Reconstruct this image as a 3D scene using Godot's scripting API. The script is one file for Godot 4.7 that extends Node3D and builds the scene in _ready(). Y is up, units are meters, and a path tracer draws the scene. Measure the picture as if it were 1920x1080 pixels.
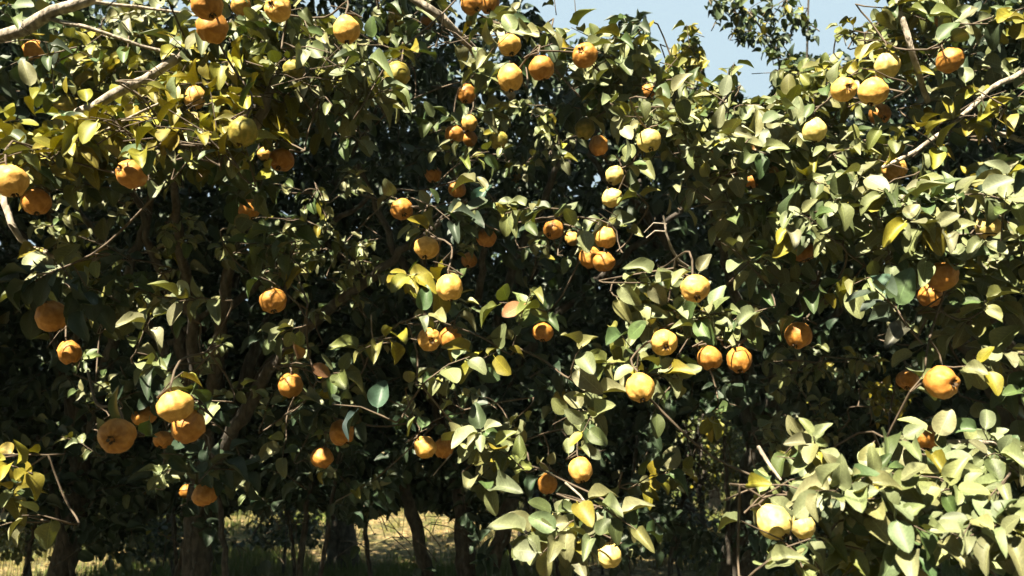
extends Node3D

const EYE := Vector3(0, 1.5, 0)
const PITCH := 10.0
const FOV := 40.0
const FOCAL := 1483.6            # pixels, for a picture 1920 wide
const CELL := 0.03
const SIDE := 640

var rng := RandomNumberGenerator.new()
var sun_way := Vector3(-0.31, 0.79, 0.53).normalized()   # towards the sun
var sun_u: Vector3
var sun_v: Vector3
var cam_right := Vector3(1, 0, 0)
var cam_up: Vector3
var cam_fwd: Vector3
var need := PackedFloat32Array()   # over a plane across the sun's rays: the lowest leaf that stands in the sun
var need_fruit := PackedFloat32Array()
var used := {}
var trees := []
var fruit_spots := []              # pixel centre, pixel radius, depth
var sky_gap := PackedVector2Array()
var openings := []
var clear_lines := []
var leaf_mesh: ArrayMesh
var leaf_mesh_fine: ArrayMesh
var leaf_mesh_far: ArrayMesh
var leaf_mat: StandardMaterial3D
var tone_mats := {}
var bark: StandardMaterial3D
var bark_pale: StandardMaterial3D
var twig_mat: StandardMaterial3D
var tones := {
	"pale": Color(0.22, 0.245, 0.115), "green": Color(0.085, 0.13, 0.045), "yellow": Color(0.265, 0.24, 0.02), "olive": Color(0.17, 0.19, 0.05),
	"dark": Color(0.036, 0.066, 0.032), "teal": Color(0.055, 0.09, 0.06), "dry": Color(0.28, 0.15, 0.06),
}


# ---------------------------------------------------------------- small helpers

func numbered(called: String) -> String:
	if not used.has(called):
		used[called] = 0
		return called
	used[called] += 1
	return "%s_%03d" % [called, used[called]]


func tag(o: Node, label: String, category: String, group := "", kind := "") -> void:
	if label: o.set_meta("label", label)
	if category: o.set_meta("category", category)
	if group: o.set_meta("group", group)
	if kind: o.set_meta("kind", kind)


func thing(called: String, where: Vector3) -> Node3D:
	var o := Node3D.new()
	o.name = numbered(called)
	add_child(o)
	o.position = where
	return o


func part(called: String, mesh: Mesh, mat: Material, parent: Node3D, where := Transform3D()) -> MeshInstance3D:
	var o := MeshInstance3D.new()
	o.name = called
	o.mesh = mesh
	o.material_override = mat
	parent.add_child(o, true)
	o.transform = where
	return o


func at(x: float, y: float, depth: float) -> Vector3:
	return EYE + (cam_fwd + cam_right * ((x - 960.0) / FOCAL) + cam_up * ((540.0 - y) / FOCAL)) * depth


func pixel(p: Vector3) -> Vector3:      # x, y of the picture and the depth
	var q := p - EYE
	var d := q.dot(cam_fwd)
	if d < 0.05:
		return Vector3(-9999, -9999, d)
	return Vector3(960.0 + q.dot(cam_right) / d * FOCAL, 540.0 - q.dot(cam_up) / d * FOCAL, d)


func jitter(s: float) -> Vector3:
	return Vector3(rng.randf_range(-s, s), rng.randf_range(-s, s), rng.randf_range(-s, s))


func col(c: Color, s := 1.0) -> Color:
	return Color(c.r * s, c.g * s, c.b * s)


# ---------------------------------------------------------------- the sun's plane

func cell(p: Vector3) -> int:
	var a := int(floor(p.dot(sun_u) / CELL)) + SIDE / 2
	var b := int(floor(p.dot(sun_v) / CELL)) + SIDE / 2
	if a < 2 or b < 2 or a >= SIDE - 2 or b >= SIDE - 2:
		return -1
	return a + b * SIDE


func keep_sunny(p: Vector3, r: int) -> void:
	var k := cell(p)
	if k < 0: return
	var h := p.dot(sun_way)
	for i in range(-r, r + 1):
		for j in range(-r, r + 1):
			if i * i + j * j > r * r + 1: continue
			var n: int = clampi(k + i + j * SIDE, 0, SIDE * SIDE - 1)
			if h < need[n]: need[n] = h


func keep_fruit_sunny(p: Vector3, r: int) -> void:
	var k := cell(p)
	if k < 0: return
	for i in range(-r, r + 1):
		for j in range(-r, r + 1):
			var n: int = clampi(k + i + j * SIDE, 0, SIDE * SIDE - 1)
			need_fruit[n] = minf(need_fruit[n], p.dot(sun_way))


func would_shade(p: Vector3) -> bool:
	var k := cell(p)
	return k >= 0 and need[k] < p.dot(sun_way) - 0.1


# ---------------------------------------------------------------- textures and materials

func noise_tex(size: int, freq: float, a: Color, b: Color, seed_: int, octaves := 4, normal := false, bump := 4.0) -> NoiseTexture2D:
	var n := FastNoiseLite.new()
	n.seed = seed_
	n.frequency = freq
	n.fractal_octaves = octaves
	var t := NoiseTexture2D.new()
	t.width = size
	t.height = size
	t.seamless = true
	t.noise = n
	if normal:
		t.as_normal_map = true
		t.bump_strength = bump
	else:
		var g := Gradient.new()
		g.set_color(0, a)
		g.set_color(1, b)
		g.set_offset(0, 0.25)
		g.set_offset(1, 0.75)
		t.color_ramp = g
	return t


func leaf_texture() -> ImageTexture:
	# veins and faint mottling; the leaf's own colour comes from its tint
	var im := Image.create(128, 256, false, Image.FORMAT_RGB8)
	var n := FastNoiseLite.new()
	n.seed = 5
	n.frequency = 0.035
	for y in 256:
		for x in 128:
			var u := (x + 0.5) / 64.0 - 1.0
			var v := (y + 0.5) / 256.0
			var s := 0.86 + 0.10 * n.get_noise_2d(x, y) + 0.05 * n.get_noise_2d(x * 5, y * 5)
			var mid := exp(-pow(u / 0.035, 2.0))
			var w := fposmod((v + absf(u) * 0.28) * 8.0, 1.0) - 0.5
			var vein := exp(-pow(w / 0.07, 2.0)) * (1.0 - absf(u)) * 0.5
			var k := clampf(s - 0.06 + 0.24 * mid + 0.16 * vein, 0.0, 1.0)
			im.set_pixel(x, y, Color(k, k, k * (0.96 + 0.04 * s)))
	return ImageTexture.create_from_image(im)


func make_materials() -> void:
	leaf_mat = StandardMaterial3D.new()
	leaf_mat.resource_name = "leaf"
	leaf_mat.albedo_texture = leaf_texture()
	leaf_mat.vertex_color_use_as_albedo = true
	leaf_mat.roughness = 0.54
	leaf_mat.metallic_specular = 0.45
	leaf_mat.backlight_enabled = true
	leaf_mat.backlight = Color(0.50, 0.49, 0.20)
	leaf_mat.cull_mode = BaseMaterial3D.CULL_DISABLED
	bark = StandardMaterial3D.new()
	bark.albedo_texture = noise_tex(512, 0.012, Color(0.12, 0.105, 0.09), Color(0.30, 0.27, 0.24), 3)
	bark.normal_enabled = true
	bark.normal_texture = noise_tex(512, 0.02, Color.BLACK, Color.WHITE, 4, 4, true, 10.0)
	bark.uv1_triplanar = true
	bark.uv1_scale = Vector3(5, 2, 5)
	bark.roughness = 0.9
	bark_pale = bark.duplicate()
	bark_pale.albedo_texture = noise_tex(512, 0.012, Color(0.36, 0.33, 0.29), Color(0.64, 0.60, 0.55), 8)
	twig_mat = StandardMaterial3D.new()
	twig_mat.albedo_texture = noise_tex(128, 0.05, Color(0.22, 0.18, 0.14), Color(0.36, 0.31, 0.25), 9)
	twig_mat.roughness = 0.8


func tone_material(c: Color) -> StandardMaterial3D:
	# leaves that are parts of their own: a few shared tints
	var q := Color(snappedf(c.r, 0.03) + 0.005, snappedf(c.g, 0.03) + 0.005, snappedf(c.b, 0.02) + 0.005)
	if not tone_mats.has(q):
		var m: StandardMaterial3D = leaf_mat.duplicate()
		m.vertex_color_use_as_albedo = false
		m.albedo_color = q.linear_to_srgb()
		tone_mats[q] = m
	return tone_mats[q]


# ---------------------------------------------------------------- meshes

func make_leaf(rows: int, fold: float, droop: float, wave: float, halves: int) -> ArrayMesh:
	# a blade of unit length along +y, folded along its midrib, its tip hanging, its margin waved; plus a leaf stalk
	var st := SurfaceTool.new()
	st.begin(Mesh.PRIMITIVE_TRIANGLES)
	var across := halves * 2 + 1
	for i in rows + 1:
		var t := 0.5 - 0.5 * cos(PI * float(i) / rows)
		t = lerpf(t, float(i) / rows, 0.45)
		var w := 0.365 * pow(maxf(sin(PI * pow(t, 0.86)), 0.0), 0.58) * (1.0 - 0.12 * t)
		if i == rows: w = 0.0
		for j in across:
			var s := float(j - halves) / halves
			var z := fold * (0.25 * absf(s) + 0.8 * s * s) * w - droop * t * t + wave * sin(t * 9.0 + (1.5 if s > 0 else 0.0)) * s * s * (1 if s > 0 else -1)
			st.set_uv(Vector2(0.5 + 0.5 * s, t))
			st.set_color(Color.WHITE)
			st.add_vertex(Vector3(s * w, t, z))
	for i in rows:
		for j in across - 1:
			var a := i * across + j
			var b := a + across
			if i < rows - 1:
				st.add_index(a); st.add_index(b); st.add_index(a + 1)
				st.add_index(a + 1); st.add_index(b); st.add_index(b + 1)
			else:
				st.add_index(a); st.add_index(b); st.add_index(a + 1)
	var n := (rows + 1) * across
	for p in [Vector3(-0.012, -0.2, 0.0), Vector3(0.012, -0.2, 0.0), Vector3(0.012, 0.02, 0.0), Vector3(-0.012, 0.02, 0.0)]:
		st.set_uv(Vector2(0.5, 0.1)); st.set_color(Color.WHITE); st.add_vertex(p)
	for k in [0, 2, 1, 0, 3, 2]: st.add_index(n + k)
	st.generate_normals()
	return st.commit()


func tube(st: SurfaceTool, pts: Array, r0: float, r1: float, sides := 6, knobbly := 0.0) -> void:
	var side := Vector3.UP
	if absf((pts[1] - pts[0]).normalized().y) > 0.9: side = Vector3.RIGHT
	var first := true
	var ring := []
	for i in pts.size():
		var d: Vector3 = (pts[mini(i + 1, pts.size() - 1)] - pts[maxi(i - 1, 0)]).normalized()
		side = (side - d * side.dot(d)).normalized()
		var up := d.cross(side)
		var r := lerpf(r0, r1, float(i) / (pts.size() - 1)) * (1.0 + (rng.randf_range(-knobbly, knobbly) if knobbly > 0 else 0.0))
		var now := []
		for k in sides:
			var a := TAU * k / sides
			var o := side * cos(a) + up * sin(a)
			now.append([pts[i] + o * r * (1.0 + (rng.randf_range(-knobbly, knobbly) * 0.5 if knobbly > 0 else 0.0)), o])
		if not first:
			for k in sides:
				var l := (k + 1) % sides
				for q in [ring[k], now[k], ring[l], ring[l], now[k], now[l]]:
					st.set_normal(q[1]); st.set_uv(Vector2(q[1].x, q[0].y * 4)); st.add_vertex(q[0])
		first = false
		ring = now
	for k in sides:    # a rounded end
		for q in [ring[(k + 1) % sides], ring[k]]:
			st.set_normal(q[1]); st.set_uv(Vector2.ZERO); st.add_vertex(q[0])
		st.set_normal((pts[-1] - pts[-2]).normalized()); st.set_uv(Vector2.ZERO); st.add_vertex(pts[-1] + (pts[-1] - pts[-2]).normalized() * r1 * 0.6)


func smooth_path(pts: Array, step: float) -> Array:
	var c := Curve3D.new()
	for i in pts.size():
		var t: Vector3 = (pts[mini(i + 1, pts.size() - 1)] - pts[maxi(i - 1, 0)]) / 6.0
		c.add_point(pts[i], -t, t)
	c.bake_interval = step
	var out := []
	var n := maxi(2, int(ceil(c.get_baked_length() / step)))
	for i in n + 1:
		out.append(c.sample_baked(c.get_baked_length() * i / n, true))
	return out


func tube_mesh(pts: Array, r0: float, r1: float, sides := 8, knobbly := 0.08) -> ArrayMesh:
	var st := SurfaceTool.new()
	st.begin(Mesh.PRIMITIVE_TRIANGLES)
	tube(st, pts, r0, r1, sides, knobbly)
	return st.commit()


func make_fruit(seed_: int) -> ArrayMesh:
	# lumpy, widest below the middle, sunk at the stalk and, with ribs, at the calyx; radius about 1
	var r := RandomNumberGenerator.new()
	r.seed = seed_
	var n := FastNoiseLite.new()
	n.seed = seed_
	n.frequency = 0.55
	var st := SurfaceTool.new()
	st.begin(Mesh.PRIMITIVE_TRIANGLES)
	var rings := 22
	var segs := 30
	var neck := r.randf_range(0.0, 0.26)
	var phase := r.randf() * TAU
	for i in rings + 1:
		var a := PI * i / rings           # 0 at the stalk, PI at the calyx
		for j in segs + 1:
			var b := TAU * (j % segs) / segs
			var p := Vector3(sin(a) * cos(b), cos(a), sin(a) * sin(b))
			var k := 1.0 + 0.11 * n.get_noise_3dv(p * 2.2) + 0.035 * n.get_noise_3dv(p * 5.0)
			k += 0.05 * cos(5.0 * b + phase) * pow(maxf(0.0, -cos(a)), 2.0) * sin(a) * 2.0
			var y := p.y * 0.96
			var f := 1.0 - neck * smoothstep(0.1, 1.0, p.y)
			y -= 0.22 * exp(-pow(sin(a) / 0.28, 2.0)) * (1.0 if p.y > 0 else 0.0)
			y += 0.26 * exp(-pow(sin(a) / 0.24, 2.0)) * (1.0 if p.y < 0 else 0.0)
			st.set_uv(Vector2(float(j) / segs * 2.0, float(i) / rings))
			st.set_smooth_group(0)
			st.add_vertex(Vector3(p.x * k * f, y * k, p.z * k * f))
	for i in rings:
		for j in segs:
			var c := i * (segs + 1) + j
			var d := c + segs + 1
			st.add_index(c); st.add_index(c + 1); st.add_index(d)
			st.add_index(c + 1); st.add_index(d + 1); st.add_index(d)
	st.generate_normals()
	return st.commit()


func make_calyx() -> ArrayMesh:
	var st := SurfaceTool.new()
	st.begin(Mesh.PRIMITIVE_TRIANGLES)
	for k in 5:
		var a := TAU * k / 5.0
		var o := Vector3(cos(a), 0, sin(a))
		var s := Vector3(-sin(a), 0, cos(a))
		var p := [o * 0.05 + s * 0.08 + Vector3.DOWN * 0.70, o * 0.05 - s * 0.08 + Vector3.DOWN * 0.70, o * 0.2 + s * 0.1 + Vector3.DOWN * 0.9, o * 0.2 - s * 0.1 + Vector3.DOWN * 0.9, o * 0.27 + Vector3.DOWN * (0.98 + 0.05 * (k % 2))]
		for q in [0, 2, 1, 1, 2, 3, 2, 4, 3]: st.add_vertex(p[q])
	st.generate_normals()
	return st.commit()


# ---------------------------------------------------------------- front trees

func new_tree(called: String, base: Vector3, label: String) -> int:
	var o := thing(called, base)
	tag(o, label, "tree", "quince trees of the nearest row")
	var tw := SurfaceTool.new()
	tw.begin(Mesh.PRIMITIVE_TRIANGLES)
	trees.append({"node": o, "base": base, "nodes": [], "leaves": [], "twigs": tw})
	return trees.size() - 1


func limb(tree: int, called: String, pts: Array, r0: float, r1: float, mat: Material, sides := 8, label := "") -> void:
	if mat == bark:
		for k in 9:
			if pts.size() == 4 and inside_gap(pixel(pts[3].lerp(pts[1], k / 8.0))): return
			if pts.size() == 3 and r0 > 0.03 and inside_gap(pixel(pts[2].lerp(pts[0], k / 8.0))): return
	var t: Dictionary = trees[tree]
	var path := smooth_path(pts, 0.07)
	for i in range(1, path.size() - 1):
		path[i] = path[i] + jitter(minf(r0 * 0.35, 0.012))
	var local := path.map(func(p: Vector3) -> Vector3: return p - t.base)
	var o := part(called, tube_mesh(local, r0, r1, sides), mat, t.node)
	if label: o.set_meta("label", label)
	if mat == bark:
		for p in path: t.nodes.append(p)


func pick_tree(p: Vector3) -> int:
	var best := 0
	var least := 1e9
	var a := p.x / absf(p.z)
	for i in trees.size():
		var b: Vector3 = trees[i].base
		var d := absf(a - b.x / absf(b.z))
		if d < least:
			least = d
			best = i
	return best


func hides_fruit(p: Vector3) -> bool:
	var q := pixel(p)
	for f in fruit_spots:
		if q.z < f[3] and Vector2(q.x - f[0], q.y - f[1]).length() < f[2] * 0.97: return true
	return false


func connect_twig(tree: int, p: Vector3, way: Vector3, r: float) -> void:
	# a twig from the nearest wood of the tree to the foot of a shoot or the stalk of a fruit
	var t: Dictionary = trees[tree]
	var best: Vector3 = t.nodes[0]
	var least := 1e9
	for q: Vector3 in t.nodes:
		var d := q.distance_squared_to(p) + (0.25 if q.y > p.y + 0.35 else 0.0)
		if d < least:
			least = d
			best = q
	var l := sqrt(least)
	if l < 0.015: return
	if l > 0.55:
		best = p + (best - p).normalized() * 0.30 + (p - EYE).normalized() * 0.42
		l = 0.5
	var away := (p - EYE).normalized()
	var mid := best.lerp(p, 0.55) - way * l * 0.12 + away * l * 0.35 + jitter(l * 0.10)
	if inside_gap(pixel(mid)) or inside_gap(pixel(best)): return
	var path := smooth_path([best, mid, p + (away - way).normalized() * minf(0.12, l * 0.3), p], 0.06 if l > 0.3 else 0.04)
	for v: Vector3 in path:
		if v.distance_to(p) > 0.012 and hides_fruit(v): return
	var thick := r + minf(l, 1.2) * 0.0018
	tube(t.twigs, path.map(func(v: Vector3) -> Vector3: return v - t.base), thick, r, 5)
	for i in range(1, path.size()): t.nodes.append(path[i])


func inside_gap(q: Vector3) -> bool:
	return q.y < 215 and q.x > 960 and q.x < 1680 and Geometry2D.is_point_in_polygon(Vector2(q.x, q.y), sky_gap)


func add_leaf(tree: int, base: Vector3, way: Vector3, length: float, width: float, c: Color, lit: bool, fill: bool) -> void:
	var mid := base + way * length * 0.55
	var q := pixel(mid)
	if q.z < 1.15 and q.z > -0.6: return
	if fill:
		if would_shade(mid) or would_shade(base + way * length * 0.15) or would_shade(base + way * length * 0.95): return
		if q.x > -20 and q.x < 1940 and q.y > -20 and q.y < 1100:
			for w in openings:
				if q.z < w[4] and pow((q.x - w[0]) / w[2], 2) + pow((q.y - w[1]) / w[3], 2) < 1.0: return
	if inside_gap(q) or (fill and q.z > 0 and q.z < 2.0 and q.x > -60 and q.x < 1980 and q.y > -60): return
	for f in fruit_spots:
		if q.z < f[3] + 0.03 and absf(q.x - f[0]) < f[2] * 1.55 and absf(q.y - f[1]) < f[2] * 1.55:
			if Vector2(q.x - f[0], q.y - f[1]).length() < f[2] * (1.55 if f[4] else 1.0): return
	var n := Vector3.UP * 0.35 + sun_way * 0.8 + (EYE - mid).normalized() * 0.35 + jitter(0.7)
	if not fill:
		var k := cell(mid)
		if k >= 0 and need_fruit[k] < mid.dot(sun_way) - 0.07 and rng.randf() < 0.93: return
		for w in clear_lines:
			if q.z < w[5] and Geometry2D.get_closest_point_to_segment(Vector2(q.x, q.y), Vector2(w[0], w[1]), Vector2(w[2], w[3])).distance_to(Vector2(q.x, q.y)) < w[4]: return
	n = (n - way * n.dot(way)).normalized()
	var x := way.cross(n)
	var b := Basis(x * width * length, way * length, n * length * rng.randf_range(0.3, 2.4))
	var in_frame: bool = q.x > -10 and q.x < 1930 and q.y > -10 and q.y < 1090 and q.z > 0
	var score := 0.0
	if in_frame and not fill: score = length / q.z * (1.0 if lit else 0.5) * (0.4 + 0.6 * absf(n.dot(cam_fwd)))
	trees[tree].leaves.append([Transform3D(b, base + way * length * 0.2), c, score])
	if lit:
		keep_sunny(mid, 1 if length > 0.055 else 0)
		keep_sunny(base + way * length * 0.8, 0)
		keep_sunny(base + way * length * 0.3, 0)


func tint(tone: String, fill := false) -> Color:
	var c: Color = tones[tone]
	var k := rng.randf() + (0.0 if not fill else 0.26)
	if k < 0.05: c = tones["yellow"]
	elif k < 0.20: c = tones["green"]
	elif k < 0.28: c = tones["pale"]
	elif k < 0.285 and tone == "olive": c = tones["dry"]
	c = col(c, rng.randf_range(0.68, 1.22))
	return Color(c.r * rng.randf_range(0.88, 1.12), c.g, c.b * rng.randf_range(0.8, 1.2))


func shoot(tree: int, p: Vector3, way: Vector3, l: float, n: int, tone: String, lit: bool, size: float, fill := false, wood := true, tied := true) -> void:
	# a shoot: a thin twig with leaves set round it in a spiral
	var t: Dictionary = trees[tree]
	if inside_gap(pixel(p)) or inside_gap(pixel(p + way * l * 0.5)): return
	var foot := p - way * l * 0.5
	var path := [foot, p + Vector3.UP * l * 0.05, p + way * l * 0.5 - Vector3.UP * l * 0.06]
	if wood and not hides_fruit(p) and not hides_fruit(path[2]) and not hides_fruit(foot):
		tube(t.twigs, path.map(func(v: Vector3) -> Vector3: return v - t.base), 0.0028 * size, 0.0014 * size, 4)
	if not fill and tied: connect_twig(tree, foot, way, 0.003)
	var a := rng.randf() * TAU
	var side := way.cross(Vector3.UP if absf(way.y) < 0.9 else Vector3.RIGHT).normalized()
	var up := side.cross(way)
	for i in n:
		a += 2.4 + rng.randf_range(-0.4, 0.4)
		var s := (i + 0.6) / n
		var foot_i: Vector3 = (path[0] as Vector3).lerp(path[1], s * 2.0) if s < 0.5 else (path[1] as Vector3).lerp(path[2], s * 2.0 - 1.0)
		var out := side * cos(a) + up * sin(a)
		var d := (out * rng.randf_range(0.6, 1.0) + way * rng.randf_range(0.3, 0.8) + Vector3.DOWN * rng.randf_range(0.0, 0.5) + jitter(0.25)).normalized()
		add_leaf(tree, foot_i, d, rng.randf_range(0.05, 0.088) * size, rng.randf_range(0.78, 1.15), tint(tone, fill), lit, fill)


func spread(cx: float, cy: float, rx: float, ry: float, dens: float, d0: float, d1: float, tone: String, lit := true, size := 1.0) -> void:
	# shoots over a patch of the crown
	var d := (d0 + d1) * 0.5
	var each := 4100.0 * size * size * pow(2.6 / d, 2.0)
	var n := maxi(1, int(round(PI * rx * ry * dens * (2.5 if lit else 2.0) / each)))
	for i in n:
		var a := rng.randf() * TAU
		var r := sqrt(rng.randf())
		var p := at(cx + cos(a) * r * rx, cy + sin(a) * r * ry, rng.randf_range(d0, d1))
		var way := Vector3(rng.randf_range(-0.9, 0.9), rng.randf_range(-0.35, 0.5), rng.randf_range(-0.1, 0.8)).normalized()
		var leaves := rng.randi_range(7, 11)
		if n == 1: leaves = clampi(int(9.0 * PI * rx * ry * dens * 2.0 / each) + 2, 2, 9)
		shoot(pick_tree(p), p, way, rng.randf_range(0.14, 0.26) * size * (0.6 if n == 1 else 1.0), leaves, tone, lit, size)


func finish_trees() -> void:
	for i in trees.size():
		var t: Dictionary = trees[i]
		part("twigs", t.twigs.commit(), twig_mat, t.node).set_meta("kind", "stuff")
		var all: Array = t.leaves
		all.sort_custom(func(a, b): return a[2] > b[2])
		var single := 0
		for k in mini(300, all.size()):
			if all[k][2] <= 0.0: break
			var x: Transform3D = all[k][0]
			x.origin -= t.base
			part("leaf" if single == 0 else "leaf_%03d" % single, leaf_mesh_fine, tone_material(all[k][1]), t.node, x)
			single += 1
		foliage(t.node, t.base, all.slice(single), leaf_mesh)


func foliage(parent: Node3D, base: Vector3, leaves: Array, mesh: Mesh) -> void:
	var mm := MultiMesh.new()
	mm.transform_format = MultiMesh.TRANSFORM_3D
	mm.use_colors = true
	mm.mesh = mesh
	mm.instance_count = leaves.size()
	for k in leaves.size():
		var x: Transform3D = leaves[k][0]
		x.origin -= base
		mm.set_instance_transform(k, x)
		mm.set_instance_color(k, leaves[k][1])
	var o := MultiMeshInstance3D.new()
	o.name = "foliage"
	o.multimesh = mm
	o.material_override = leaf_mat
	o.set_meta("kind", "stuff")
	parent.add_child(o, true)


# ---------------------------------------------------------------- quinces

var fruit_meshes := []
var fruit_mats := {}
var calyx_mesh: ArrayMesh
var calyx_mat: StandardMaterial3D
var stalk_mesh: ArrayMesh
var quinces := []


func make_fruit_kit() -> void:
	for k in 6: fruit_meshes.append(make_fruit(20 + k))
	calyx_mesh = make_calyx()
	calyx_mat = StandardMaterial3D.new()
	calyx_mat.albedo_color = Color(0.25, 0.19, 0.12)
	calyx_mat.roughness = 0.95
	calyx_mat.cull_mode = BaseMaterial3D.CULL_DISABLED
	stalk_mesh = tube_mesh([Vector3(0, 0.70, 0), Vector3(0.02, 0.9, 0.01), Vector3(0.05, 1.12, 0.02)], 0.07, 0.055, 6, 0.0)
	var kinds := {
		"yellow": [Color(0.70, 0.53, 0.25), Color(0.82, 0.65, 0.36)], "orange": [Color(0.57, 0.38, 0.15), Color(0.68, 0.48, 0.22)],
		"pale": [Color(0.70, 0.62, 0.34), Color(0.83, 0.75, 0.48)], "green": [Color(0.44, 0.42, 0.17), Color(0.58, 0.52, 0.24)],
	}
	for k in kinds:
		var m := StandardMaterial3D.new()
		m.albedo_texture = noise_tex(256, 0.016, kinds[k][0], kinds[k][1], 31 + fruit_mats.size(), 5)
		m.roughness = 0.55
		m.metallic_specular = 0.4
		m.normal_enabled = true
		m.normal_texture = noise_tex(256, 0.05, Color.BLACK, Color.WHITE, 40, 4, true, 1.5)
		m.normal_scale = 0.5
		fruit_mats[k] = m


func quince(x: float, y: float, across: float, kind: String, lit: bool, label: String, calyx_way := Vector3.ZERO, leafy := 5) -> void:
	var size := rng.randf_range(0.079, 0.091)
	var d := size * FOCAL / across
	var clear := lit
	fruit_spots.append([x, y, across * 0.5, d, clear])
	quinces.append([at(x, y, d), size * 0.5, kind, lit, label, calyx_way, leafy])
	if lit:
		keep_sunny(at(x, y, d), 2)
		keep_fruit_sunny(at(x, y, d), 2)


func hang_quinces() -> void:
	for k in quinces.size():
		var q: Array = quinces[k]
		var p: Vector3 = q[0]
		var o := thing("quince", p)
		tag(o, q[4], "quince", "ripe quinces hanging in the trees")
		var down: Vector3 = q[5]
		if down == Vector3.ZERO: down = Vector3.DOWN + jitter(0.55)
		down = down.normalized()
		var y := -down
		var x := y.cross(Vector3(0.3, 0.1, 1).normalized()).normalized().rotated(y, rng.randf() * TAU)
		var s: float = q[1]
		var b := Basis(x * s, y * s * rng.randf_range(0.92, 1.2), x.cross(y) * s)
		part("fruit", fruit_meshes[k % 6], fruit_mats[q[2]], o, Transform3D(b, Vector3.ZERO))
		part("calyx", calyx_mesh, calyx_mat, o, Transform3D(b, Vector3.ZERO))
		part("stalk", stalk_mesh, twig_mat, o, Transform3D(b, Vector3.ZERO))
		var tip := p + b * Vector3(0.05, 1.12, 0.02)
		var t := pick_tree(p)
		connect_twig(t, tip, Vector3.UP * -0.6 + jitter(0.3), 0.0032)
		if q[6] > 0:
			var away := (p - EYE).normalized()
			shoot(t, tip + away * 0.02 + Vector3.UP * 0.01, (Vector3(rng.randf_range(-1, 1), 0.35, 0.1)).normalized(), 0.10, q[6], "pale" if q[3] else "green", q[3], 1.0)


# ---------------------------------------------------------------- trees of the rows behind

func far_tree(called: String, x: float, z: float, h: float, spread_: float, leaves: int, size: float, low: float, tone: String, label: String, group: String, trunk_r := 0.09, stems := 3) -> void:
	var base := Vector3(x, 0, z)
	var o := thing(called, base)
	tag(o, label, "tree", group)
	var fork := Vector3(rng.randf_range(-0.1, 0.1), 0.55, 0)
	part("trunk", tube_mesh([Vector3(0, -0.06, 0), Vector3(0.01, 0.12, 0), fork * 0.6, fork], trunk_r * 1.35, trunk_r, 8), bark, o)
	var tips := []
	for k in stems:
		var a := TAU * k / stems + rng.randf()
		var e := Vector3(cos(a) * spread_ * 0.55, h * rng.randf_range(0.6, 0.85), sin(a) * spread_ * 0.55)
		var path := smooth_path([fork * 0.95, fork + e * 0.3 + Vector3.UP * 0.1, e], 0.2)
		part("branch", tube_mesh(path, trunk_r * 0.6, 0.012, 6), bark, o)
		tips.append(e)
	var list := []
	var lumps := []
	for k in 16:
		var v := Vector3(rng.randf_range(-1, 1), rng.randf_range(-1, 1), rng.randf_range(-1, 1))
		while v.length() > 1.0: v = Vector3(rng.randf_range(-1, 1), rng.randf_range(-1, 1), rng.randf_range(-1, 1))
		lumps.append(Vector3(v.x * spread_ * 0.75, low + (h - low) * (0.5 + 0.42 * v.y), v.z * spread_ * 0.75))
	for k in leaves:
		var c: Vector3 = lumps[k % 16]
		var r := spread_ * 0.42
		var v := jitter(1.0)
		while v.length() > 1.0: v = jitter(1.0)
		var p := base + c + v * r
		if p.y < 0.35 or inside_gap(pixel(p)): continue
		var way := (v * 0.6 + jitter(0.7) + Vector3.DOWN * 0.2).normalized()
		var n := Vector3.UP * 0.7 + sun_way * 0.3 + jitter(0.8)
		n = (n - way * n.dot(way)).normalized()
		var s := size * rng.randf_range(0.7, 1.25)
		list.append([Transform3D(Basis(way.cross(n) * s, way * s, n * s * rng.randf_range(0.3, 1.6)), p), tint(tone), 0.0])
	foliage(o, base, list, leaf_mesh_far)


# ---------------------------------------------------------------- the place

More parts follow.
